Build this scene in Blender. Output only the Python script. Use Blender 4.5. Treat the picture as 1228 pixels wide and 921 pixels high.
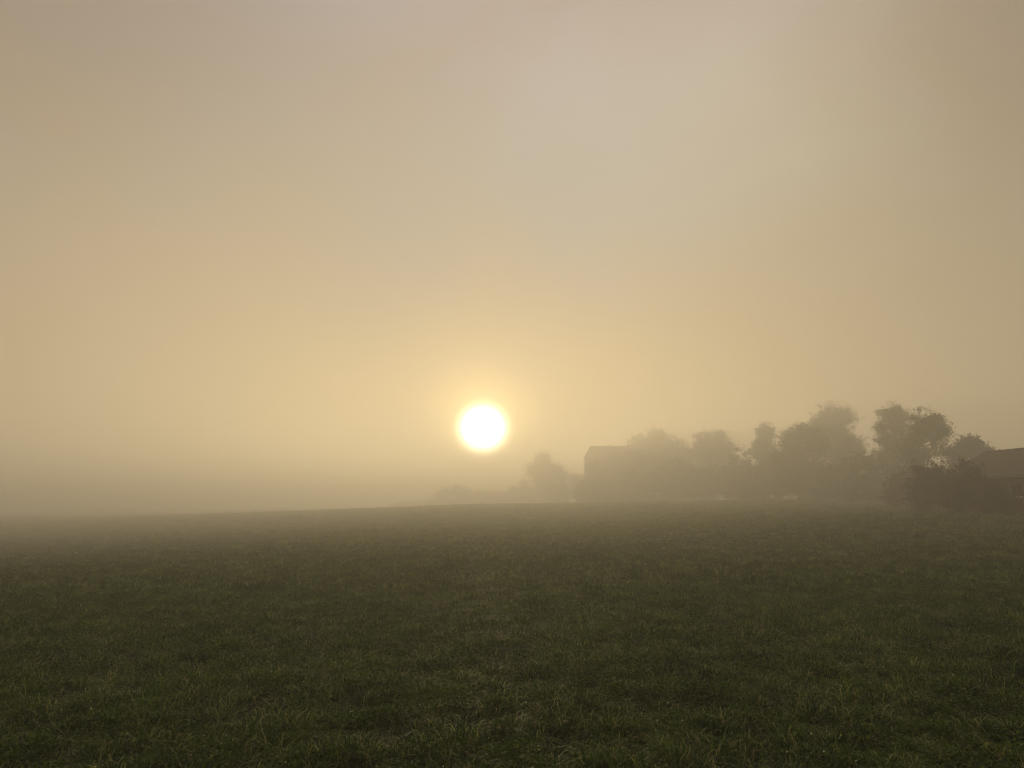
import bpy, math, random
import numpy as np
from mathutils import Vector

for o in list(bpy.data.objects):
    bpy.data.objects.remove(o)
scene = bpy.context.scene
C = scene.collection
R = math.radians

# ------------------------------------------------------------------ camera
F_PX = 910.0                      # focal length in pixels of the 1228 px wide photograph
PITCH = math.atan((600 - 460.5) / F_PX)
EYE = 1.65
K = 1.37                          # distances of the far edge of the field, relative to a first survey
cam_d = bpy.data.cameras.new('camera')
cam_d.sensor_fit = 'HORIZONTAL'
cam_d.sensor_width = 36.0
cam_d.lens = 36.0 * F_PX / 1228.0
cam_d.clip_start = 0.1
cam_d.clip_end = 6000.0
cam = bpy.data.objects.new('camera', cam_d)
C.objects.link(cam)
cam.location = (0, 0, EYE)
cam.rotation_euler = (math.pi / 2 + PITCH, 0, 0)
scene.camera = cam


def ray(px, py):
    """direction of a photograph pixel, y (depth) normalised to 1"""
    u = (px - 614.0) / F_PX
    v = (460.5 - py) / F_PX
    cy, sy = math.cos(PITCH), math.sin(PITCH)
    y = cy - v * sy
    z = sy + v * cy
    return Vector((u / y, 1.0, z / y))


def at(px, py, d):
    r = ray(px, py)
    return Vector((r.x * d, d, EYE + r.z * d))


# ------------------------------------------------------------------ sky, sun, exposure
SUN_DIR = ray(579, 516).normalized()
SUN_EL = math.asin(SUN_DIR.z)
SUN_AZ = math.atan2(SUN_DIR.x, SUN_DIR.y)

world = bpy.data.worlds.new('World')
scene.world = world
world.use_nodes = True
nt = world.node_tree
nt.nodes.clear()


def N(tree, kind, **kw):
    n = tree.nodes.new(kind)
    for k, v in kw.items():
        setattr(n, k, v)
    return n


def math_node(tree, op, a, b=None, c=None):
    n = tree.nodes.new('ShaderNodeMath')
    n.operation = op
    for i, s in enumerate((a, b, c)):
        if s is None:
            continue
        if isinstance(s, (int, float)):
            n.inputs[i].default_value = s
        else:
            tree.links.new(s, n.inputs[i])
    return n.outputs[0]


def mix_rgb(tree, mode, fac, a, b):
    n = tree.nodes.new('ShaderNodeMix')
    n.data_type = 'RGBA'
    n.blend_type = mode
    n.clamp_factor = True
    for sock, val in ((n.inputs[0], fac), (n.inputs[6], a), (n.inputs[7], b)):
        if isinstance(val, (int, float)):
            sock.default_value = val
        elif isinstance(val, (tuple, list)):
            sock.default_value = (*val[:3], 1.0)
        else:
            tree.links.new(val, sock)
    return n.outputs[2]


def ramp(tree, fac, stops, interp='EASE'):
    n = tree.nodes.new('ShaderNodeValToRGB')
    n.color_ramp.interpolation = interp
    e = n.color_ramp.elements
    while len(e) > 1:
        e.remove(e[-1])
    e[0].position = stops[0][0]
    e[0].color = (*stops[0][1], 1)
    for p, c in stops[1:]:
        x = e.new(p)
        x.color = (*c, 1)
    tree.links.new(fac, n.inputs[0])
    return n.outputs[0]


sky = N(nt, 'ShaderNodeTexSky', sky_type='NISHITA')
sky.sun_disc = False
sky.sun_elevation = SUN_EL
sky.sun_rotation = SUN_AZ
sky.air_density = 1.4
sky.dust_density = 8.0
sky.ozone_density = 1.0
bg_sky = N(nt, 'ShaderNodeBackground')
bg_sky.inputs['Strength'].default_value = 0.06
nt.links.new(sky.outputs[0], bg_sky.inputs['Color'])

# the high fog that veils that sky: warm low down, greyer overhead, brighter round the sun
tc = N(nt, 'ShaderNodeTexCoord')
sep = N(nt, 'ShaderNodeSeparateXYZ')
nt.links.new(tc.outputs['Generated'], sep.inputs[0])
dot = N(nt, 'ShaderNodeVectorMath', operation='DOT_PRODUCT')
nt.links.new(tc.outputs['Generated'], dot.inputs[0])
dot.inputs[1].default_value = SUN_DIR
ang = math_node(nt, 'MULTIPLY', math_node(nt, 'ARCCOSINE', math_node(nt, 'MINIMUM', dot.outputs['Value'], 0.9999999)), 180 / math.pi)
elev = math_node(nt, 'MULTIPLY', math_node(nt, 'ARCSINE', sep.outputs['Z']), 2 / math.pi)   # 0 at the horizon, 1 overhead
veil = ramp(nt, elev, [(0.0, (0.60, 0.465, 0.285)), (0.10, (0.595, 0.475, 0.32)), (0.25, (0.60, 0.498, 0.365)),
                       (0.42, (0.60, 0.485, 0.395)), (1.0, (0.55, 0.46, 0.39))])
# drifting thicker and thinner fog
mp = N(nt, 'ShaderNodeMapping')
mp.inputs['Scale'].default_value = (1.0, 1.0, 1.7)
mp.inputs['Location'].default_value = (3.1, 0.4, 1.2)
nt.links.new(tc.outputs['Generated'], mp.inputs[0])
nz = N(nt, 'ShaderNodeTexNoise')
nz.inputs['Scale'].default_value = 2.6
nz.inputs['Detail'].default_value = 3.0
nz.inputs['Roughness'].default_value = 0.45
nz.inputs['Distortion'].default_value = 0.6
nt.links.new(mp.outputs[0], nz.inputs['Vector'])
drift = math_node(nt, 'MULTIPLY', math_node(nt, 'SUBTRACT', nz.outputs['Fac'], 0.5), 1.0)
tint = ramp(nt, nz.outputs['Fac'], [(0.33, (1.04, 0.98, 0.92)), (0.5, (1.0, 1.0, 1.0)), (0.67, (0.97, 1.0, 1.06))])
veil = mix_rgb(nt, 'MULTIPLY', 1.0, veil, tint)
gain = math_node(nt, 'ADD', 0.60, math_node(nt, 'MULTIPLY', 0.255, math_node(nt, 'EXPONENT', math_node(nt, 'MULTIPLY', math_node(nt, 'POWER', math_node(nt, 'DIVIDE', ang, 44.0), 2.0), -1.0))))
gain = math_node(nt, 'SUBTRACT', gain, math_node(nt, 'MULTIPLY', sep.outputs['X'], 0.16))      # the veil is dimmer towards the right
gain = math_node(nt, 'ADD', gain, math_node(nt, 'MULTIPLY', drift, 0.22))
# aureole of the sun in the fog and the blurred disc itself
halo = math_node(nt, 'MULTIPLY', 6.6, math_node(nt, 'EXPONENT', math_node(nt, 'MULTIPLY', ang, -1 / 1.65)))
core = math_node(nt, 'MULTIPLY', 60.0, math_node(nt, 'EXPONENT', math_node(nt, 'MULTIPLY', -1.0, math_node(nt, 'POWER', math_node(nt, 'DIVIDE', ang, 1.24), 2.5))))
cg = N(nt, 'ShaderNodeCombineColor')
for i in range(3):
    nt.links.new(gain, cg.inputs[i])
veil = mix_rgb(nt, 'MULTIPLY', 1.0, veil, cg.outputs[0])
# broad banks of thicker or thinner, warmer or cooler fog high up; the last one dims the veil round the sun to offset haze glow
for bank, width, col in ((ray(960, 30), 12.0, (1.28, 1.27, 1.18)), (ray(650, 210), 14.0, (1.17, 1.25, 1.38)), (ray(150, 250), 11.0, (1.06, 1.01, 0.95)),
                         (ray(-60, -60), 17.0, (0.68, 0.69, 0.76)), (ray(1260, -20), 9.0, (0.92, 0.92, 0.98)), (ray(620, -20), 13.0, (1.14, 1.12, 1.13)), (ray(570, 425), 17.0, (0.42, 0.52, 0.68))):
    dn = N(nt, 'ShaderNodeVectorMath', operation='DOT_PRODUCT')
    nt.links.new(tc.outputs['Generated'], dn.inputs[0])
    dn.inputs[1].default_value = bank.normalized()
    da = math_node(nt, 'MULTIPLY', math_node(nt, 'ARCCOSINE', math_node(nt, 'MINIMUM', dn.outputs['Value'], 0.9999999)), 180 / math.pi)
    fb = math_node(nt, 'EXPONENT', math_node(nt, 'MULTIPLY', math_node(nt, 'POWER', math_node(nt, 'DIVIDE', da, width), 2.0), -1.0))
    fb = math_node(nt, 'MULTIPLY', fb, math_node(nt, 'ADD', 0.45, math_node(nt, 'MULTIPLY', nz.outputs['Fac'], 1.1)))
    veil = mix_rgb(nt, 'MULTIPLY', fb, veil, col)
ch = N(nt, 'ShaderNodeVectorMath', operation='SCALE')
ch.inputs[0].default_value = (1.0, 0.72, 0.27)
nt.links.new(halo, ch.inputs['Scale'])
cc = N(nt, 'ShaderNodeVectorMath', operation='SCALE')
cc.inputs[0].default_value = (1.0, 0.86, 0.55)
nt.links.new(core, cc.inputs['Scale'])
a1 = N(nt, 'ShaderNodeVectorMath', operation='ADD')
a2 = N(nt, 'ShaderNodeVectorMath', operation='ADD')
nt.links.new(veil, a1.inputs[0]); nt.links.new(ch.outputs[0], a1.inputs[1])
nt.links.new(a1.outputs[0], a2.inputs[0]); nt.links.new(cc.outputs[0], a2.inputs[1])
bg_veil = N(nt, 'ShaderNodeBackground')
bg_veil.inputs['Strength'].default_value = 1.0
nt.links.new(a2.outputs[0], bg_veil.inputs['Color'])
mixs = N(nt, 'ShaderNodeMixShader')
mixs.inputs[0].default_value = 0.85
nt.links.new(bg_sky.outputs[0], mixs.inputs[1])
nt.links.new(bg_veil.outputs[0], mixs.inputs[2])
wo = N(nt, 'ShaderNodeOutputWorld')
nt.links.new(mixs.outputs[0], wo.inputs['Surface'])

sun_d = bpy.data.lights.new('sun', 'SUN')
sun_d.energy = 2.85
sun_d.angle = R(3.0)
sun_d.color = (1.0, 0.76, 0.38)
sun = bpy.data.objects.new('sun', sun_d)
C.objects.link(sun)
sun.location = SUN_DIR * 60
sun.rotation_euler = SUN_DIR.to_track_quat('Z', 'Y').to_euler()

vs = scene.view_settings
vs.view_transform = 'Standard'
vs.look = 'None'
vs.exposure = 0.0
vs.gamma = 1.0
vs.use_curve_mapping = False
cy = scene.cycles
cy.use_denoising = True
cy.use_adaptive_sampling = False
cy.filter_width = 1.0
cy.max_bounces = 12
cy.volume_bounces = 10
cy.transparent_max_bounces = 16
cy.sample_clamp_indirect = 6.0

# ------------------------------------------------------------------ helpers
def tag(o, label=None, cat=None, group=None, kind=None):
    for k, v in (('label', label), ('category', cat), ('group', group), ('kind', kind)):
        if v:
            o[k] = v
    return o


def mesh_obj(name, verts, faces, mat, parent=None, smooth=False):
    me = bpy.data.meshes.new(name)
    me.from_pydata([tuple(v) for v in verts], [], faces)
    if smooth:
        me.polygons.foreach_set('use_smooth', [True] * len(me.polygons))
    me.materials.append(mat)
    me.update()
    o = bpy.data.objects.new(name, me)
    C.objects.link(o)
    o.parent = parent
    return o


def quads_obj(name, V, n, mat, parent=None, link=True):
    """V: (n*4,3) array of quad corners"""
    me = bpy.data.meshes.new(name)
    me.vertices.add(n * 4)
    me.vertices.foreach_set('co', np.ascontiguousarray(V, dtype=np.float32).ravel())
    me.loops.add(n * 4)
    me.loops.foreach_set('vertex_index', np.arange(n * 4, dtype=np.int32))
    me.polygons.add(n)
    me.polygons.foreach_set('loop_start', np.arange(0, n * 4, 4, dtype=np.int32))
    me.polygons.foreach_set('loop_total', np.full(n, 4, dtype=np.int32))
    me.materials.append(mat)
    me.update(calc_edges=True)
    me.validate()
    o = bpy.data.objects.new(name, me)
    if link:
        C.objects.link(o)
    o.parent = parent
    return o


def empty(name, loc):
    e = bpy.data.objects.new(name, None)
    e.empty_display_size = 0.3
    e.location = loc
    C.objects.link(e)
    return e


class Tubes:
    def __init__(self):
        self.v, self.f = [], []

    def tube(self, pts, rad, sides=6):
        base = len(self.v)
        n = len(pts)
        for i, p in enumerate(pts):
            d = (pts[min(i + 1, n - 1)] - pts[max(i - 1, 0)]).normalized()
            a = d.orthogonal().normalized()
            b = d.cross(a)
            for k in range(sides):
                t = 2 * math.pi * k / sides
                self.v.append(p + (a * math.cos(t) + b * math.sin(t)) * rad[i])
        for i in range(n - 1):
            for k in range(sides):
                k2 = (k + 1) % sides
                self.f.append((base + i * sides + k, base + i * sides + k2, base + (i + 1) * sides + k2, base + (i + 1) * sides + k))
        self.f.append(tuple(base + (n - 1) * sides + k for k in range(sides)))

    def build(self, name, mat, parent=None):
        return mesh_obj(name, self.v, self.f, mat, parent, True)


def new_mat(name):
    m = bpy.data.materials.new(name)
    m.use_nodes = True
    t = m.node_tree
    b = t.nodes['Principled BSDF']
    return m, t, b


def noise(t, scale, detail=3.0, rough=0.55, coord='Object', vec=None):
    n = t.nodes.new('ShaderNodeTexNoise')
    n.inputs['Scale'].default_value = scale
    n.inputs['Detail'].default_value = detail
    n.inputs['Roughness'].default_value = rough
    if vec is None:
        tcn = t.nodes.new('ShaderNodeTexCoord')
        vec = tcn.outputs[coord]
    t.links.new(vec, n.inputs['Vector'])
    return n.outputs['Fac']


def bump(t, b, h, strength=0.5, dist=0.05):
    n = t.nodes.new('ShaderNodeBump')
    n.inputs['Strength'].default_value = strength
    n.inputs['Distance'].default_value = dist
    t.links.new(h, n.inputs['Height'])
    t.links.new(n.outputs[0], b.inputs['Normal'])


# ------------------------------------------------------------------ materials
def mat_field():
    m, t, b = new_mat('field_soil_and_turf')
    g = t.nodes.new('ShaderNodeNewGeometry')
    n1 = noise(t, 0.35, 4, 0.6, vec=g.outputs['Position'])
    n2 = noise(t, 9.0, 4, 0.7, vec=g.outputs['Position'])
    c = ramp(t, n1, [(0.3, (0.012, 0.014, 0.005)), (0.5, (0.018, 0.018, 0.007)), (0.7, (0.030, 0.024, 0.011))], 'LINEAR')
    c2 = ramp(t, n2, [(0.3, (0.45, 0.45, 0.45)), (0.7, (1.35, 1.3, 1.15))], 'LINEAR')
    t.links.new(mix_rgb(t, 'MULTIPLY', 1.0, c, c2), b.inputs['Base Color'])
    b.inputs['Roughness'].default_value = 1.0
    b.inputs['Specular IOR Level'].default_value = 0.1
    bump(t, b, n2, 0.9, 0.08)
    return m


def mat_grass(name, stops, rough=0.55, spec=0.3):
    m, t, b = new_mat(name)
    tint_n = t.nodes.new('ShaderNodeAttribute')
    tint_n.attribute_type = 'INSTANCER'
    tint_n.attribute_name = 'tuft_tint'
    g = t.nodes.new('ShaderNodeNewGeometry')
    n1 = noise(t, 0.45, 4, 0.62, vec=g.outputs['Position'])
    isl = g.outputs['Random Per Island']
    f = math_node(t, 'ADD', math_node(t, 'MULTIPLY', n1, 0.75),
                  math_node(t, 'ADD', math_node(t, 'MULTIPLY', tint_n.outputs['Fac'], 0.52), math_node(t, 'MULTIPLY', math_node(t, 'POWER', isl, 2.2), 0.85)))
    f = math_node(t, 'SUBTRACT', f, 0.39)
    c = ramp(t, f, stops, 'LINEAR')
    t.links.new(c, b.inputs['Base Color'])
    b.inputs['Roughness'].default_value = rough
    b.inputs['Specular IOR Level'].default_value = spec
    tr = t.nodes.new('ShaderNodeBsdfTranslucent')
    t.links.new(mix_rgb(t, 'MULTIPLY', 1.0, c, (1.5, 1.6, 0.9)), tr.inputs['Color'])
    ms = t.nodes.new('ShaderNodeMixShader')
    ms.inputs[0].default_value = 0.42
    out = t.nodes['Material Output']
    t.links.new(b.outputs[0], ms.inputs[1])
    t.links.new(tr.outputs[0], ms.inputs[2])
    t.links.new(ms.outputs[0], out.inputs['Surface'])
    return m


def mat_leaf(name, c0, c1):
    m, t, b = new_mat(name)
    g = t.nodes.new('ShaderNodeNewGeometry')
    n1 = noise(t, 0.8, 3, 0.6, vec=g.outputs['Position'])
    c = ramp(t, n1, [(0.3, c0), (0.7, c1)], 'LINEAR')
    t.links.new(c, b.inputs['Base Color'])
    b.inputs['Roughness'].default_value = 0.6
    tr = t.nodes.new('ShaderNodeBsdfTranslucent')
    t.links.new(c, tr.inputs['Color'])
    ms = t.nodes.new('ShaderNodeMixShader')
    ms.inputs[0].default_value = 0.3
    t.links.new(b.outputs[0], ms.inputs[1])
    t.links.new(tr.outputs[0], ms.inputs[2])
    t.links.new(ms.outputs[0], t.nodes['Material Output'].inputs['Surface'])
    return m


def mat_rough(name, c0, c1, scale, rough=0.9, bs=0.5, bd=0.03):
    m, t, b = new_mat(name)
    n1 = noise(t, scale, 5, 0.65)
    t.links.new(ramp(t, n1, [(0.3, c0), (0.7, c1)], 'LINEAR'), b.inputs['Base Color'])
    b.inputs['Roughness'].default_value = rough
    bump(t, b, n1, bs, bd)
    return m


M_FIELD = mat_field()
M_GRASS = mat_grass('meadow_grass', [(0.12, (0.004, 0.017, 0.004)), (0.34, (0.020, 0.060, 0.009)), (0.56, (0.062, 0.124, 0.020)),
                                     (0.76, (0.145, 0.200, 0.046)), (1.0, (0.31, 0.30, 0.13))], 0.5, 0.22)
M_STRAW = mat_grass('dry_stalk', [(0.2, (0.16, 0.135, 0.07)), (0.9, (0.42, 0.37, 0.23))], 0.6)
M_DEWY = mat_grass('clover_leaf', [(0.2, (0.020, 0.046, 0.008)), (0.5, (0.055, 0.100, 0.017)), (0.9, (0.13, 0.17, 0.05))], 0.6, 0.2)
M_PETAL_GLINT = mat_grass('petals_and_dew_glints', [(0.2, (0.22, 0.24, 0.09)), (0.6, (0.36, 0.36, 0.20)), (0.9, (0.62, 0.62, 0.54))], 0.6, 0.2)  # pale flower specks, also dew glints and lit tips painted as colour
M_OAK = mat_leaf('oak_leaf', (0.045, 0.055, 0.018), (0.085, 0.085, 0.028))
M_ASH = mat_leaf('ash_leaf', (0.050, 0.050, 0.020), (0.095, 0.080, 0.030))
M_DARKLEAF = mat_leaf('dense_leaf', (0.038, 0.050, 0.018), (0.065, 0.075, 0.024))
M_HEDGE = mat_leaf('hedge_leaf', (0.040, 0.042, 0.018), (0.075, 0.062, 0.028))
M_BARK = mat_rough('bark', (0.045, 0.036, 0.026), (0.11, 0.09, 0.068), 6.0)
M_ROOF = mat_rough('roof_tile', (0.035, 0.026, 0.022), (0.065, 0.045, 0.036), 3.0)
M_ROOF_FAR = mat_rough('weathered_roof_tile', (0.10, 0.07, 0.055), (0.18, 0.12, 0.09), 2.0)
M_BRICK = mat_rough('dark_brick', (0.08, 0.05, 0.04), (0.14, 0.085, 0.065), 5.0)
M_RENDER = mat_rough('grey_render', (0.14, 0.12, 0.10), (0.22, 0.19, 0.16), 2.0)
M_WOOD = mat_rough('weathered_timber', (0.07, 0.05, 0.035), (0.14, 0.10, 0.07), 9.0)
M_TRIM = mat_rough('painted_trim', (0.5, 0.47, 0.42), (0.65, 0.62, 0.56), 8.0, 0.5, 0.1)
M_ZINC = mat_rough('zinc_gutter', (0.03, 0.028, 0.026), (0.05, 0.047, 0.044), 7.0, 0.8, 0.1)
M_GLASS, _t, _b = new_mat('window_glass')
_b.inputs['Base Color'].default_value = (0.02, 0.022, 0.025, 1)
_b.inputs['Roughness'].default_value = 0.08

# ------------------------------------------------------------------ the field
def soft(x):
    return np.where(x > 30, x, np.log1p(np.exp(np.clip(x, -60, 30))))


def wob(x, y, s, seed):
    r = np.random.RandomState(seed)
    h = 0
    for k in range(5):
        a = r.uniform(0, 6.28); p = r.uniform(0, 6.28, 2); w = s * r.uniform(0.6, 1.7)
        h = h + np.sin((x * math.cos(a) + y * math.sin(a)) * w + p[0]) * np.cos((x * -math.sin(a) + y * math.cos(a)) * w * 0.7 + p[1])
    return h / 3.0


def ground(x, y):
    x = np.asarray(x, float); y = np.asarray(y, float)
    yy = np.maximum(y, 0)
    # falls away gently from the camera, then climbs to a crest about 150 m ahead
    rise = np.interp(yy, [0, 25, 50, 75, 100, 130, 165, 200, 235, 270, 500], [0, -.52, -1.02, -1.22, -1.18, -.88, -.32, .22, .62, .80, .80])
    past = soft((y - 245) / 24.0) * 24.0
    west = np.clip((x + 100) / 95, 0, 1)                   # on the left the field runs on without a crest
    a = rise - np.minimum(past, 130) * 0.024 * west
    left = soft((-x - 9) / 4.0) * 4.0
    left = 150 * np.tanh(left / 150)
    right = soft((x - 8) / 4.0) * 4.0
    fade = np.clip((yy + 10) / 30, 0, 1)
    z = a - 0.045 * left * fade + np.clip(1.35 - rise, 0, 2) * np.tanh(right / 24.0) * np.clip((yy - 12) / 42, 0, 1) ** 1.4 * np.clip((310 - yy) / 110, 0, 1)
    z = z + 0.035 * wob(x, y, 0.35, 3) * np.clip(yy / 12, 0.2, 1) + 0.018 * wob(x, y, 1.7, 5)
    return z - (0.035 * wob(0.0, 0.0, 0.35, 3) * 0.2 + 0.018 * wob(0.0, 0.0, 1.7, 5))


def axis(breaks):
    out = []
    for a, b, s in breaks:
        out += list(np.arange(a, b, s))
    out.append(breaks[-1][1])
    return np.array(out)


gx = axis([(-890, -200, 30), (-200, -60, 6), (-60, -16, 1.2), (-16, 16, 0.35), (16, 60, 1.2), (60, 200, 6), (200, 890, 30)])
gy = axis([(-380, -40, 20), (-40, 0, 2.5), (0, 30, 0.4), (30, 130, 1.5), (130, 230, 3), (230, 360, 6), (360, 1190, 30)])
GX, GY = np.meshgrid(gx, gy)
GZ = ground(GX, GY)
nx, ny = len(gx), len(gy)
idx = np.arange(nx * ny).reshape(ny, nx)
faces = np.stack([idx[:-1, :-1], idx[:-1, 1:], idx[1:, 1:], idx[1:, :-1]], -1).reshape(-1, 4)
me = bpy.data.meshes.new('field')
me.from_pydata(np.stack([GX, GY, GZ], -1).reshape(-1, 3).tolist(), [], faces.tolist())
me.polygons.foreach_set('use_smooth', [True] * len(me.polygons))
me.materials.append(M_FIELD)
field = bpy.data.objects.new('field', me)
C.objects.link(field)
tag(field, 'gently rising dark meadow ground under the short grass', None, None, 'structure')
GROUND_MIN = float(GZ.min())


def gz(x, y):
    return float(ground(x, y))


# ------------------------------------------------------------------ buildings
def box(vs, fs, x0, x1, y0, y1, z0, z1):
    b = len(vs)
    vs += [(x0, y0, z0), (x1, y0, z0), (x1, y1, z0), (x0, y1, z0), (x0, y0, z1), (x1, y0, z1), (x1, y1, z1), (x0, y1, z1)]
    fs += [(b, b + 3, b + 2, b + 1), (b + 4, b + 5, b + 6, b + 7), (b, b + 1, b + 5, b + 4), (b + 1, b + 2, b + 6, b + 5),
           (b + 2, b + 3, b + 7, b + 6), (b + 3, b, b + 4, b + 7)]


def box_obj(name, parent, mat, *b):
    v, f = [], []
    box(v, f, *b)
    return mesh_obj(name, v, f, mat, parent)


def gable_house(name, loc, rotz, length, half, eave, ridge, wall_mat, roof_mat, hip=0.0, over=0.45):
    """ridge along local y, origin at the centre of the floor"""
    e = empty(name, loc)
    e.rotation_euler.z = rotz
    L = length / 2
    b = -1.2
    v = [(-half, -L, b), (half, -L, b), (half, L, b), (-half, L, b), (-half, -L, eave), (half, -L, eave), (half, L, eave), (-half, L, eave),
         (0, -L + hip, ridge - .12), (0, L - hip, ridge - .12)]
    f = [(0, 1, 5, 4), (1, 2, 6, 5), (2, 3, 7, 6), (3, 0, 4, 7), (4, 5, 8), (6, 7, 9)]
    mesh_obj('wall', v, f, wall_mat, e)
    slope = (ridge - eave) / half
    xo, zo, yo = half + over, eave - slope * over, L + over
    th = 0.16
    for s in (-1, 1):
        v = [(s * xo, -yo, zo), (s * xo, yo, zo), (0, yo - hip * 1.05, ridge), (0, -yo + hip * 1.05, ridge)]
        v += [(x, y, z + th) for x, y, z in v]
        f = [(0, 1, 2, 3), (4, 7, 6, 5), (0, 4, 5, 1), (1, 5, 6, 2), (2, 6, 7, 3), (3, 7, 4, 0)]
        mesh_obj('roof', v, f, roof_mat, e)
    if hip > 0:
        for s in (-1, 1):
            v = [(-xo, s * yo, zo), (xo, s * yo, zo), (0, s * (yo - hip * 1.05), ridge)]
            v += [(x, y, z + th - 0.004) for x, y, z in v]
            f = [(0, 1, 2), (3, 5, 4), (0, 3, 4, 1), (1, 4, 5, 2), (2, 5, 3, 0)]
            mesh_obj('roof', v, f, roof_mat, e)
    tb = Tubes()
    tb.tube([Vector((0, -yo + hip, ridge + .13)), Vector((0, 0, ridge + .10)), Vector((0, yo - hip, ridge + .13))], [.13] * 3, 8)
    tb.build('ridge_tiles', roof_mat, e)
    for s in (-1, 1):
        tb = Tubes()
        tb.tube([Vector((s * (xo + .05), -yo, zo + .03)), Vector((s * (xo + .05), yo, zo + .03))], [.07] * 2, 8)
        tb.build('gutter', M_ZINC, e)
    return e


def window(parent, x, y, z, w, h, side):
    """window on a wall whose outer face is at local x, facing side (-1 or +1)"""
    d = side
    a, b = sorted((x + d * 0.004, x + d * 0.06))
    v, f = [], []
    for (y0, y1, z0, z1) in ((y - w / 2 - .09, y - w / 2, z, z + h), (y + w / 2, y + w / 2 + .09, z, z + h),
                             (y - w / 2 - .09, y + w / 2 + .09, z + h, z + h + .09), (y - .03, y + .03, z, z + h)):
        box(v, f, a, b, y0, y1, z0, z1)
    fr = mesh_obj('window', v, f, M_WOOD, parent)
    a2, b2 = sorted((x + d * 0.006, x + d * 0.02))
    box_obj('pane', fr, M_GLASS, a2, b2, y - w / 2, y - .03, z, z + h)
    box_obj('pane', fr, M_GLASS, a2, b2, y + .03, y + w / 2, z, z + h)
    a3, b3 = sorted((x + d * 0.002, x + d * 0.16))
    box_obj('sill', fr, M_TRIM, a3, b3, y - w / 2 - .14, y + w / 2 + .14, z - .08, z - .003)


# long barn at the right edge, its ridge running away from the camera
KB = 1.16
bx, by0, by1 = 38.0 * KB, 40.0 * KB, 61.0 * KB
bz = gz(36 * KB, 54 * KB)
ridge_top = at(1210, 539, 58.0 * KB).z
BH = 3.6 * KB
barn = gable_house('barn', (bx, (by0 + by1) / 2, bz), 0, by1 - by0, BH, 3.0, ridge_top - bz - 0.2, M_BRICK, M_ROOF)
tag(barn, 'long dark brick barn with tiled roof cut by the right picture edge', 'barn')
for y in (-9.6, -5.6, 2.0, 5.6, 9.2):
    window(barn, -BH, y, 1.3, 1.1, 0.9, -1)
dv, df = [], []
box(dv, df, -BH - .09, -BH - .004, -3.0, -0.9, -0.4, 2.4)
bd = mesh_obj('door', dv, df, M_WOOD, barn)
box_obj('handle', bd, M_ZINC, -BH - .15, -BH - .092, -1.3, -1.2, 0.9, 1.2)

# faint farmhouse left of the tree line
d = 226.0 * K
p0, p1 = at(711, 534, d), at(757, 534, d)
hz_ = gz((p0.x + p1.x) / 2, d)
hl = (p1.x - p0.x) + 11.0
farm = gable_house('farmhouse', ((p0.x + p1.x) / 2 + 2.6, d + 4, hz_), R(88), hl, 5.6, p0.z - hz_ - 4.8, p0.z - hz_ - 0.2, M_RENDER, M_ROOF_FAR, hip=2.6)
tag(farm, 'fog-veiled farmhouse with hipped roof beside the sun, left of the tree line', 'house')
for y in (-9.0, -5.0, -1.0, 3.0, 7.0):
    for z in (2.0, 5.6, 9.2):
        window(farm, -5.6, y, z, 1.2, 1.6, -1)
    window(farm, 5.6, y, 2.0, 1.2, 1.6, 1)
v, f = [], []
box(v, f, -0.5, 0.4, 2.6, 3.5, p0.z - hz_ - 2.0, p0.z - hz_ + 0.45)
mesh_obj('chimney', v, f, M_BRICK, farm)

# ------------------------------------------------------------------ trees
def leaf_cloud(rng, centres, radii, per, size, flat=0.75):
    """leaf-sized quads spread round every clump centre; returns (4n,3)"""
    P = []
    for c, r, n in zip(centres, radii, per):
        q = rng.normal(size=(n, 3))
        q /= np.linalg.norm(q, axis=1)[:, None]
        rad = r * np.minimum(np.abs(rng.normal(0.62, 0.36, n)), 1.75)      # dense inside, thinning out at a ragged rim
        q = q * rad[:, None]
        q[:, 2] *= flat
        q += rng.normal(size=3) * 0.25 * r * (rng.uniform(size=n) > 0.7)[:, None]
        P.append(q + np.array(c))
    P = np.concatenate(P)
    n = len(P)
    a = rng.normal(size=(n, 3)); a[:, 2] *= 0.6
    a /= np.linalg.norm(a, axis=1)[:, None]
    b = np.cross(a, rng.normal(size=(n, 3)))
    b /= np.linalg.norm(b, axis=1)[:, None]
    s = size * rng.uniform(0.6, 1.5, n)
    a *= s[:, None]
    b *= (s * 0.55)[:, None]
    V = np.stack([P - a, P + b, P + a, P - b], 1).reshape(-1, 3)
    return V, n


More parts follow.
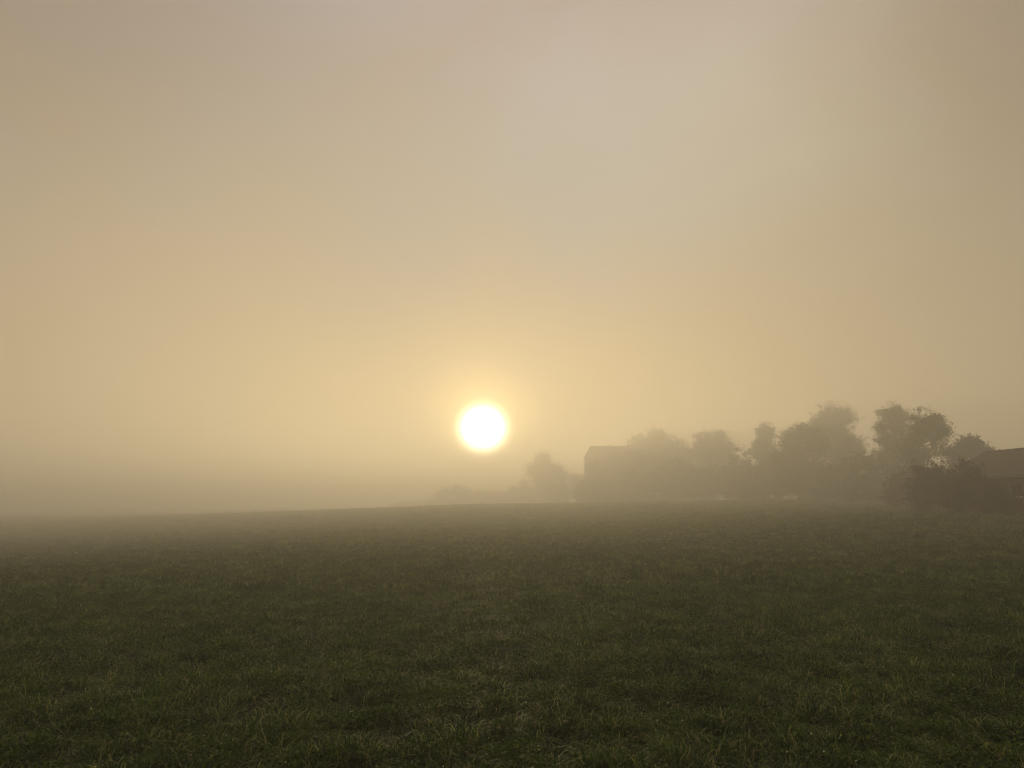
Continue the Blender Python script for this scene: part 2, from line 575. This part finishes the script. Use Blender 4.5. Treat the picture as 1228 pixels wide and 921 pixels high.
def tree(name, label, px, base_d, lobes, clumps, clump_r, leaves, leaf, leaf_mat, seed, trunk_r=0.25, trunk_px=None, fork=0.28, group=None, cat='tree', density=None, depth=0.9):
    """lobes: list of (px, py, half-width px, half-height px, weight[, sparse]) giving the crown's masses as they show in the photograph,
    placed at real distance base_d with real depth"""
    rng = np.random.RandomState(seed)
    far = K * (1.0 + 0.12 * min(1.0, max(0.0, (base_d - 80) / 25)))
    base_d, clump_r, leaf, trunk_r = base_d * far, clump_r * far, leaf * far, trunk_r * far
    s = base_d / F_PX
    bxp = (at(trunk_px or px, 600, base_d)).x
    base = Vector((bxp, base_d, gz(bxp, base_d) - 0.05))
    e = empty(name, base)
    cs, rs, ns = [], [], []
    W = np.array([l[4] for l in lobes], float); W /= W.sum()
    for l, w in zip(lobes, W):
        c = at(l[0], l[1], base_d) - base
        rx, rz_ = l[2] * s, l[3] * s
        sparse = l[5] if len(l) > 5 else 1.0
        k = max(3, int(round(clumps * 1.9 * w)))
        for _ in range(k):
            q = rng.normal(size=3); q /= np.linalg.norm(q)
            q *= rng.uniform(0.2, 1.12) ** 0.5
            r = clump_r * rng.choice([0.45, 0.7, 0.95, 1.3]) * rng.uniform(0.85, 1.15)
            cs.append((c.x + q[0] * max(rx - r * .6, .2), q[1] * max(rx * depth - r * .6, .2) + c.y, c.z + q[2] * max(rz_ - r * .6, .2)))
            rs.append(r)
            ns.append(max(4, int(leaves * sparse * (r / clump_r) ** 2)))
        for _ in range(int(k * 0.9)):                     # shoots that stand out of the outline
            q = rng.normal(size=3); q /= np.linalg.norm(q)
            if q[2] < -0.3:
                continue
            q *= rng.uniform(0.98, 1.22)
            cs.append((c.x + q[0] * rx, q[1] * rx * depth + c.y, c.z + q[2] * rz_))
            rs.append(clump_r * rng.uniform(0.45, 0.9))
            ns.append(max(4, int(leaves * sparse * 0.075)))
    cs_a = np.array(cs)
    top = cs_a[:, 2].max()
    low = cs_a[:, 2].min()
    # trunk with a slight lean
    th = low + (top - low) * fork if low > 0.8 else max(0.8, top * fork)
    mid = np.array([cs_a[:, 0].mean(), 0, 0])
    pts, rad = [], []
    for i in range(6):
        t = i / 5
        pts.append(Vector((mid[0] * 0.35 * t * t + 0.12 * math.sin(2.2 * t + seed), 0.1 * math.sin(3 * t + seed * 2), th * t - 0.2 * (1 - t))))
        rad.append(trunk_r * (1.5 if i == 0 else 1.0 - 0.38 * t))
    tb = Tubes(); tb.tube(pts, rad, 9)
    tb.build('trunk', M_BARK, e)
    # main limbs by sectors, twigs to each clump
    m = max(4, min(8, len(cs) // 8))
    pick = rng.permutation(len(cs))[:m]
    ends = cs_a[pick]
    owner = np.argmin(((cs_a[:, None] - ends[None]) ** 2).sum(2), 1)
    root = pts[-1]
    for j in range(m):
        tb = Tubes()
        E = Vector(ends[j])
        bow = Vector((0, 0, 0.12 * (E - root).length))
        lp = []
        for i in range(5):
            t = i / 4
            start = pts[-2].lerp(root, (j % 3) / 2)
            lp.append(start.lerp(E, t) + bow * math.sin(math.pi * t) + Vector(rng.normal(size=3)) * 0.07 * (0 < i < 4))
        r0 = trunk_r * 0.52
        tb.tube(lp, [r0 * (1 - .82 * i / 4) for i in range(5)], 6)
        for q in np.nonzero(owner == j)[0]:
            c = Vector(cs_a[q])
            st = lp[2 + (q % 2)]
            if (c - st).length < .3:
                continue
            md = st.lerp(c, 0.5) + Vector(rng.normal(size=3)) * 0.12
            tb.tube([st, md, c], [r0 * .30, r0 * .2, r0 * .08], 4)
        tb.build('limb', M_BARK, e)
    V, n = leaf_cloud(rng, cs, rs, ns, leaf)
    quads_obj('crown', V, n, leaf_mat, e)
    tag(e, label, cat, group)
    return e


# two trees standing close together by the barn's far end
tree('ash_tree', 'darkest tree by the barn, its right side thin and see-through', 1096, 80.0,
     [(1107, 512, 15, 23, 1.2), (1098, 536, 20, 22, 1.2), (1122, 506, 10, 13, .5, .8), (1133, 520, 9, 17, .55, .42), (1124, 538, 14, 15, .6, .38), (1096, 560, 18, 20, .9), (1090, 580, 22, 16, .8)],
     90, 0.62, 190, 0.085, M_ASH, 4, 0.26, 1097)
tree('oak_tree', 'ragged broad-crowned tree close behind the left of the darkest tree', 1074, 97.0,
     [(1070, 498, 15, 14, 1), (1057, 512, 10, 9, .5, .8), (1062, 528, 13, 10, .7, .8), (1083, 510, 14, 17, .9), (1082, 538, 18, 20, 1), (1060, 547, 16, 9, .5, .7), (1072, 570, 26, 20, .9)],
     90, 0.72, 190, 0.10, M_OAK, 9, 0.30, 1080)
# the tall round tree and the one in front of it
tree('round_tree', 'tall pale round-topped tree behind, highest left of the two ragged trees', 1003, 128.0,
     [(1003, 506, 23, 23, 1.6), (984, 510, 13, 14, .6), (1006, 536, 30, 24, 1.6), (1022, 548, 16, 18, .6), (1000, 570, 34, 20, 1.0)],
     130, 1.05, 200, 0.125, M_DARKLEAF, 12, 0.40, 1004)
tree('dense_tree', 'darker low domed tree in front of the tall round-topped tree', 962, 106.0,
     [(964, 526, 25, 18, 1.5), (948, 534, 14, 15, .7), (940, 560, 18, 22, .8), (980, 536, 14, 14, .6), (960, 556, 30, 20, 1.3), (960, 580, 30, 18, 1.0)],
     120, 0.85, 200, 0.11, M_DARKLEAF, 15, 0.34, 960)
tree('slender_tree', 'narrow pale tree at the left shoulder of the low domed tree', 917, 142.0,
     [(918, 524, 11, 15, 1), (911, 540, 12, 13, .7), (922, 546, 14, 18, .8), (914, 572, 24, 18, 1)],
     70, 0.9, 120, 0.19, M_OAK, 18, 0.26, 917)
tree('hazy_tree', 'faint round tree between the narrow tree and the broad faint tree', 853, 178.0,
     [(853, 531, 21, 15, 1.2), (843, 543, 18, 15, .8), (866, 546, 17, 17, .8), (852, 572, 34, 22, 1.2)],
     84, 1.5, 150, 0.24, M_DARKLEAF, 21, 0.36, 853)
tree('broad_tree', 'faint broad tree rising over the farmhouse, farthest left in the tree line', 786, 196.0,
     [(784, 533, 25, 19, 1.4), (764, 544, 16, 15, .7), (806, 543, 20, 16, .8), (816, 552, 14, 14, .4), (786, 570, 42, 24, 1.6)],
     110, 1.5, 150, 0.25, M_DARKLEAF, 24, 0.42, 786)
tree('bushy_tree', 'small rounded tree showing above the barn roof', 1163, 86.0,
     [(1163, 535, 15, 12, 1), (1148, 543, 12, 8, .5), (1178, 541, 12, 9, .5), (1160, 556, 26, 16, 1)],
     64, 0.6, 120, 0.13, M_ASH, 27, 0.2, 1160)
# far trees below and right of the sun
tree('far_tree', 'ghostly pointed tree in the fog just right of the sun', 650, 262.0,
     [(650, 552, 9, 13, .8), (644, 566, 15, 12, .8), (660, 568, 20, 14, .8), (650, 588, 34, 14, 1.6)],
     60, 1.7, 140, 0.30, M_DARKLEAF, 30, 0.3, 650)
# ------------------------------------------------------------------ bushes and hedge along the far edge of the field
def bush(name, label, px, d, half_px, top_py, seed, mat=M_HEDGE, leaves=130, leaf=0.15, clump=0.8, cat='bush', group=None):
    p = at(px, 600, d * K)
    g = (gz(p.x, p.y) - EYE) / p.y                       # slope of the sight line to its foot
    cyp, syp = math.cos(PITCH), math.sin(PITCH)
    base_y = 460.5 - F_PX * (g * cyp - syp) / (cyp + g * syp) + 1
    hh = (base_y - top_py) / 2
    return tree(name, label, px, d,
                [(px, top_py + hh * .75, half_px * .72, hh * .75, 1), (px - half_px * .42, base_y - hh * .75, half_px * .6, hh * .75, .8),
                 (px + half_px * .42, base_y - hh * .8, half_px * .6, hh * .8, .8), (px, base_y - hh * .5, half_px * .9, hh * .5, .8)],
                int(26 + half_px * .8), clump, leaves, leaf, mat, seed, 0.10, px, 0.15, group, cat)


bush('bush', 'shadowy bush below the gap between the tall round tree and the ragged tree', 1036, 92, 30, 541, 41, leaf=0.12, clump=0.62)
bush('bush', 'dark bush at the foot of the darkest tree beside the barn', 1084, 66, 26, 562, 43, leaves=200, leaf=0.075, clump=0.5)
bush('bush', 'dark bush below the tall round-topped tree', 1002, 101, 32, 553, 45, leaf=0.12, clump=0.65)
bush('bush', 'grey bush below the narrow pale tree', 912, 122, 30, 556, 47, leaf=0.16, clump=0.8)
bush('bush', 'flat-topped pale bush between the narrow tree and the faint round tree', 886, 140, 26, 534, 49, leaf=0.18, clump=0.9)
bush('bush', 'pale low bush below the broad faint tree', 816, 180, 32, 552, 51, leaf=0.22, clump=1.1)
bush('bush', 'dark low bush against the barn wall, nearest the right picture edge', 1198, 40.5, 24, 582, 53, leaves=260, leaf=0.045, clump=0.38)
bush('bush', 'tall shaggy bush hiding the far end of the barn wall', 1158, 44, 30, 551, 55, leaves=280, leaf=0.05, clump=0.42)
bush('bush', 'shaggy bush between the darkest tree and the bush at the barn end', 1116, 49, 30, 550, 59, leaves=280, leaf=0.055, clump=0.46)
bush('bush', 'faint bush below the far end of the farmhouse', 728, 184, 26, 566, 57, leaf=0.24, clump=1.2)


def hedge(label, p0, p1, top_py, seed, thick, clump, leaf, n, leaves, top_end=None):
    """p0, p1: (photograph px, distance) of its two ends"""
    rng = np.random.RandomState(seed)
    thick, clump, leaf = thick * K, clump * K, leaf * K
    a, b = at(p0[0], 600, p0[1] * K), at(p1[0], 600, p1[1] * K)
    m = a.lerp(b, 0.5)
    e = empty('hedge', (m.x, m.y, gz(m.x, m.y)))
    cs, rs, ns = [], [], []
    tb = Tubes()
    for i in range(n):
        t = rng.uniform()
        c = a.lerp(b, t)
        dd = c.y
        zt = at(600, top_py + ((top_end - top_py) * t if top_end else 0) + 7 * math.sin(9 * t + seed) + 4 * math.sin(23 * t + seed * 2), dd).z
        g = gz(c.x, c.y)
        z = g - 0.2 + (zt - g + .2 - clump * .7) * rng.uniform(0.0, 1.0) ** 0.9
        cs.append((c.x - m.x, c.y - m.y + rng.uniform(-thick, thick), z - e.location.z))
        rs.append(clump * rng.uniform(.7, 1.3)); ns.append(leaves)
        if i % 4 == 0:
            q = Vector(cs[-1])
            f0 = Vector((q.x, q.y, g - .1 - e.location.z))
            tb.tube([f0, f0.lerp(q, .5) + Vector((.1, .05, 0)), q], [.06, .045, .02], 5)
    V, k = leaf_cloud(rng, cs, rs, ns, leaf)
    quads_obj('foliage', V, k, M_HEDGE, e)
    tag(tb.build('stems', M_BARK, e), kind='stuff')
    tag(e, label, 'hedge')
    return e


hedge('long dark hedge along the foot of the nearer trees at right', (900, 150), (1092, 92), 550, 3, 1.2, 0.95, 0.13, 270, 150)
hedge('fog-pale hedge along the foot of the farmhouse and faint trees', (706, 214), (900, 164), 557, 5, 1.6, 1.5, 0.2, 290, 150)

bush('bush', 'faint bush at the left corner of the farmhouse', 706, 196, 18, 572, 61, leaf=0.26, clump=1.3)
far_wood = hedge('far-off wood, a faint smudge rising rightwards under the sun', (470, 325), (712, 285), 603, 8, 3.0, 2.2, 0.34, 210, 150, top_end=566)
far_wood.name = 'wood'
far_wood['category'] = 'wood'
far_wood['kind'] = 'stuff'

# ------------------------------------------------------------------ grass
def blades(rng, n, rad, hmin, hmax, wid, bend):
    """curved tapering blades of three quads each"""
    r = rad * np.sqrt(rng.uniform(0, 1, n)); t = rng.uniform(0, 6.283, n)
    p0 = np.stack([r * np.cos(t), r * np.sin(t), np.full(n, -0.02)], 1)
    az = rng.uniform(0, 6.283, n)
    d = np.stack([np.cos(az), np.sin(az), np.zeros(n)], 1)
    sd = np.stack([-np.sin(az), np.cos(az), np.zeros(n)], 1)
    tw = rng.uniform(-.8, .8, n)
    sd = sd * np.cos(tw)[:, None] + d * np.sin(tw)[:, None]
    h = rng.uniform(hmin, hmax, n); l = h * rng.uniform(0.15, bend, n)
    w = wid * rng.uniform(.6, 1.4, n)
    up = np.array([0, 0, 1.0])
    rows = []
    for (fz, fl, fw) in ((0, 0, .9), (.62, .28, 1.0), (.95, .72, .7), (.92, 1.25, .12)):
        c = p0 + up * (h * fz)[:, None] + d * (l * fl)[:, None]
        e = sd * (w * fw * .5)[:, None]
        rows += [c - e, c + e]
    V = np.stack(rows, 1).reshape(-1, 3)
    F = [(8 * i + 2 * k, 8 * i + 2 * k + 1, 8 * i + 2 * k + 3, 8 * i + 2 * k + 2) for i in range(n) for k in range(3)]
    return V, F


def leaves_low(rng, n, rad, hmin, hmax, size):
    r = rad * np.sqrt(rng.uniform(0, 1, n)); t = rng.uniform(0, 6.283, n)
    c = np.stack([r * np.cos(t), r * np.sin(t), rng.uniform(hmin, hmax, n)], 1)
    a = rng.normal(size=(n, 3)); a[:, 2] *= .45; a /= np.linalg.norm(a, axis=1)[:, None]
    b = np.cross(a, np.array([0, 0, 1.0]) + rng.normal(size=(n, 3)) * .5); b /= np.linalg.norm(b, axis=1)[:, None]
    s = size * rng.uniform(.6, 1.4, n)
    a *= s[:, None]; b *= (s * .7)[:, None]
    V = np.stack([c - a, c + b, c + a, c - b], 1).reshape(-1, 3)
    return V, [(4 * i, 4 * i + 1, 4 * i + 2, 4 * i + 3) for i in range(n)]


tufts = bpy.data.collections.new('grass_tufts')


def tuft(k, VF, mat):
    me = bpy.data.meshes.new('tuft_%02d' % k)
    me.from_pydata(VF[0].tolist(), [], VF[1])
    me.materials.append(mat)
    tufts.objects.link(bpy.data.objects.new('tuft_%02d' % k, me))


rg = np.random.RandomState(77)
for k in range(5):
    tuft(k, blades(rg, 74, .12, .03, .08, .0070, 1.9), M_GRASS)
for k in range(5, 8):
    tuft(k, blades(rg, 66, .09, .05, .12, .0070, 1.6), M_GRASS)
for k in range(8, 10):
    tuft(k, leaves_low(rg, 80, .11, .015, .08, .013), M_DEWY)
for k in range(10, 12):
    tuft(k, blades(rg, 4, .10, .03, .10, .0050, 2.6), M_STRAW)

tuft(12, leaves_low(rg, 9, .20, .04, .10, .0058), M_PETAL_GLINT)


def clump_dome(x, y, cell):
    """1 in the middle of a turf clump, 0 in the crease between clumps"""
    ix, iy = np.floor(x / cell), np.floor(y / cell)
    best = np.full(len(x), 9.0)
    for dx in (-1, 0, 1):
        for dy in (-1, 0, 1):
            cx, cy_ = ix + dx, iy + dy
            h1 = np.sin(cx * 127.1 + cy_ * 311.7) * 43758.5453
            h2 = np.sin(cx * 269.5 + cy_ * 183.3) * 43758.5453
            px_, py_ = (cx + h1 - np.floor(h1)) * cell, (cy_ + h2 - np.floor(h2)) * cell
            best = np.minimum(best, np.hypot(x - px_, y - py_))
    return np.clip(1 - best / (cell * 0.85), 0, 1)


def clump_tint(x, y, cell):
    ix, iy = np.floor(x / cell), np.floor(y / cell)
    h = np.sin(ix * 91.7 + iy * 217.3) * 43758.5453
    return h - np.floor(h)


def scatter(rng, d0, d1, per_m2, half=0.95):
    n = int(half * (d1 * d1 - d0 * d0) * per_m2)
    d = np.sqrt(rng.uniform(d0 * d0, d1 * d1, n))
    x = d * rng.uniform(-half, half, n)
    return x, d


pts_all, rot_all, scl_all, id_all, tint_all = [], [], [], [], []
for d0, d1, per, sc, hs in ((2.2, 9, 160, 1.0, 1.0), (9, 18, 95, 1.1, 1.0), (18, 38, 24, 1.6, 1.15), (38, 72, 6.5, 2.6, 1.2), (72, 125, 2.4, 4.0, 1.3), (125, 250, 0.8, 7.0, 1.4)):
    x, y = scatter(rg, d0, d1, per)
    patch = 0.6 * wob(x, y, 0.9, 11) + 0.6 * wob(x, y, 2.6, 13)
    dome = clump_dome(x, y, 0.46) * 0.65 + clump_dome(x + 31.7, y + 12.3, 0.95) * 0.35      # turf grows in clumps with creases between
    keep = rg.uniform(size=len(x)) < np.clip(-0.06 + 1.7 * dome + 0.22 * patch, 0.08, 1.0)
    # keep the buildings free
    keep &= ~((x > bx - BH - .3) & (x < bx + BH + .3) & (y > by0 - .3) & (y < by1 + .3))
    x, y, patch, dome = x[keep], y[keep], patch[keep], dome[keep]
    n = len(x)
    z = ground(x, y)
    hgt = hs * np.clip(0.15 + 1.75 * dome + 0.25 * patch, .25, 2.2) * rg.uniform(.75, 1.25, n)
    ww = sc * rg.uniform(.8, 1.3, n)
    u = rg.uniform(size=n)
    kind = np.where(u < .48, rg.randint(0, 5, n), np.where(u < .64, rg.randint(5, 8, n), np.where(u < .915, rg.randint(8, 10, n), np.where(u < .955, rg.randint(10, 12, n), 12))))
    pts_all.append(np.stack([x, y, z], 1))
    rot_all.append(np.stack([rg.normal(0, .10, n), rg.normal(0, .10, n), rg.uniform(0, 6.283, n)], 1))
    scl_all.append(np.stack([ww, ww, hgt * np.sqrt(sc)], 1))
    id_all.append(kind)
    wx, wy = x + 0.12 * wob(x, y, 9.0, 23), y + 0.12 * wob(x, y, 8.0, 29)
    tint_all.append(np.clip(0.6 * clump_tint(wx, wy, 0.33 * max(1.0, sc * .7)) + 0.4 * rg.uniform(size=n), 0, 1))
P = np.concatenate(pts_all).astype(np.float32)
me = bpy.data.meshes.new('grass')
me.vertices.add(len(P))
me.vertices.foreach_set('co', P.ravel())
for nm, typ, arr, key in (('tuft_rot', 'FLOAT_VECTOR', np.concatenate(rot_all), 'vector'), ('tuft_scl', 'FLOAT_VECTOR', np.concatenate(scl_all), 'vector')):
    a = me.attributes.new(nm, typ, 'POINT')
    a.data.foreach_set(key, arr.astype(np.float32).ravel())
a = me.attributes.new('tuft_tint', 'FLOAT', 'POINT')
a.data.foreach_set('value', np.concatenate(tint_all).astype(np.float32))
a = me.attributes.new('tuft_id', 'INT', 'POINT')
a.data.foreach_set('value', np.concatenate(id_all).astype(np.int32))
me.materials.append(M_GRASS)
grass = bpy.data.objects.new('grass', me)
C.objects.link(grass)
tag(grass, 'short dewy meadow grass with clover and dry blades over the whole field', None, None, 'stuff')

gn = bpy.data.node_groups.new('grass_scatter', 'GeometryNodeTree')
gn.interface.new_socket('Geometry', in_out='INPUT', socket_type='NodeSocketGeometry')
gn.interface.new_socket('Geometry', in_out='OUTPUT', socket_type='NodeSocketGeometry')
gi = gn.nodes.new('NodeGroupInput'); go = gn.nodes.new('NodeGroupOutput')
ci = gn.nodes.new('GeometryNodeCollectionInfo')
ci.inputs['Collection'].default_value = tufts
ci.inputs['Separate Children'].default_value = True
ci.inputs['Reset Children'].default_value = True
ip = gn.nodes.new('GeometryNodeInstanceOnPoints')
ip.inputs['Pick Instance'].default_value = True


def named(nm, typ):
    n = gn.nodes.new('GeometryNodeInputNamedAttribute')
    n.data_type = typ
    n.inputs['Name'].default_value = nm
    return n.outputs[0]


gn.links.new(gi.outputs[0], ip.inputs['Points'])
gn.links.new(ci.outputs[0], ip.inputs['Instance'])
gn.links.new(named('tuft_id', 'INT'), ip.inputs['Instance Index'])
er = gn.nodes.new('FunctionNodeEulerToRotation')
gn.links.new(named('tuft_rot', 'FLOAT_VECTOR'), er.inputs[0])
gn.links.new(er.outputs[0], ip.inputs['Rotation'])
gn.links.new(named('tuft_scl', 'FLOAT_VECTOR'), ip.inputs['Scale'])
gn.links.new(ip.outputs[0], go.inputs[0])
mod = grass.modifiers.new('scatter', 'NODES')
mod.node_group = gn

# ------------------------------------------------------------------ haze
hv, hf = [], []
top = max((o.matrix_basis.translation.z for o in C.objects), default=0)
bpy.context.view_layer.update()
tops = [(o.matrix_world @ Vector(c)).z for o in C.objects if o.type == 'MESH' and o.name not in ('field', 'grass') for c in o.bound_box]
TOP = max(tops) + 1.0
box(hv, hf, -900, 900, -390, 1200, GROUND_MIN - 1.0, TOP)
M_HAZE = bpy.data.materials.new('fog')
M_HAZE.use_nodes = True
t = M_HAZE.node_tree
t.nodes.clear()
pv = t.nodes.new('ShaderNodeVolumePrincipled')
pv.inputs['Color'].default_value = (0.998, 0.988, 0.955, 1)
pv.inputs['Density'].default_value = 0.006
pv.inputs['Anisotropy'].default_value = 0.55
mo = t.nodes.new('ShaderNodeOutputMaterial')
t.links.new(pv.outputs[0], mo.inputs['Volume'])
haze = mesh_obj('haze', hv, hf, M_HAZE)
tag(haze, 'golden morning ground fog lying over the whole field', None, None, 'stuff')
print('SCENE top', TOP, 'ground min', GROUND_MIN, 'tufts', len(P), 'objs', len(C.objects))
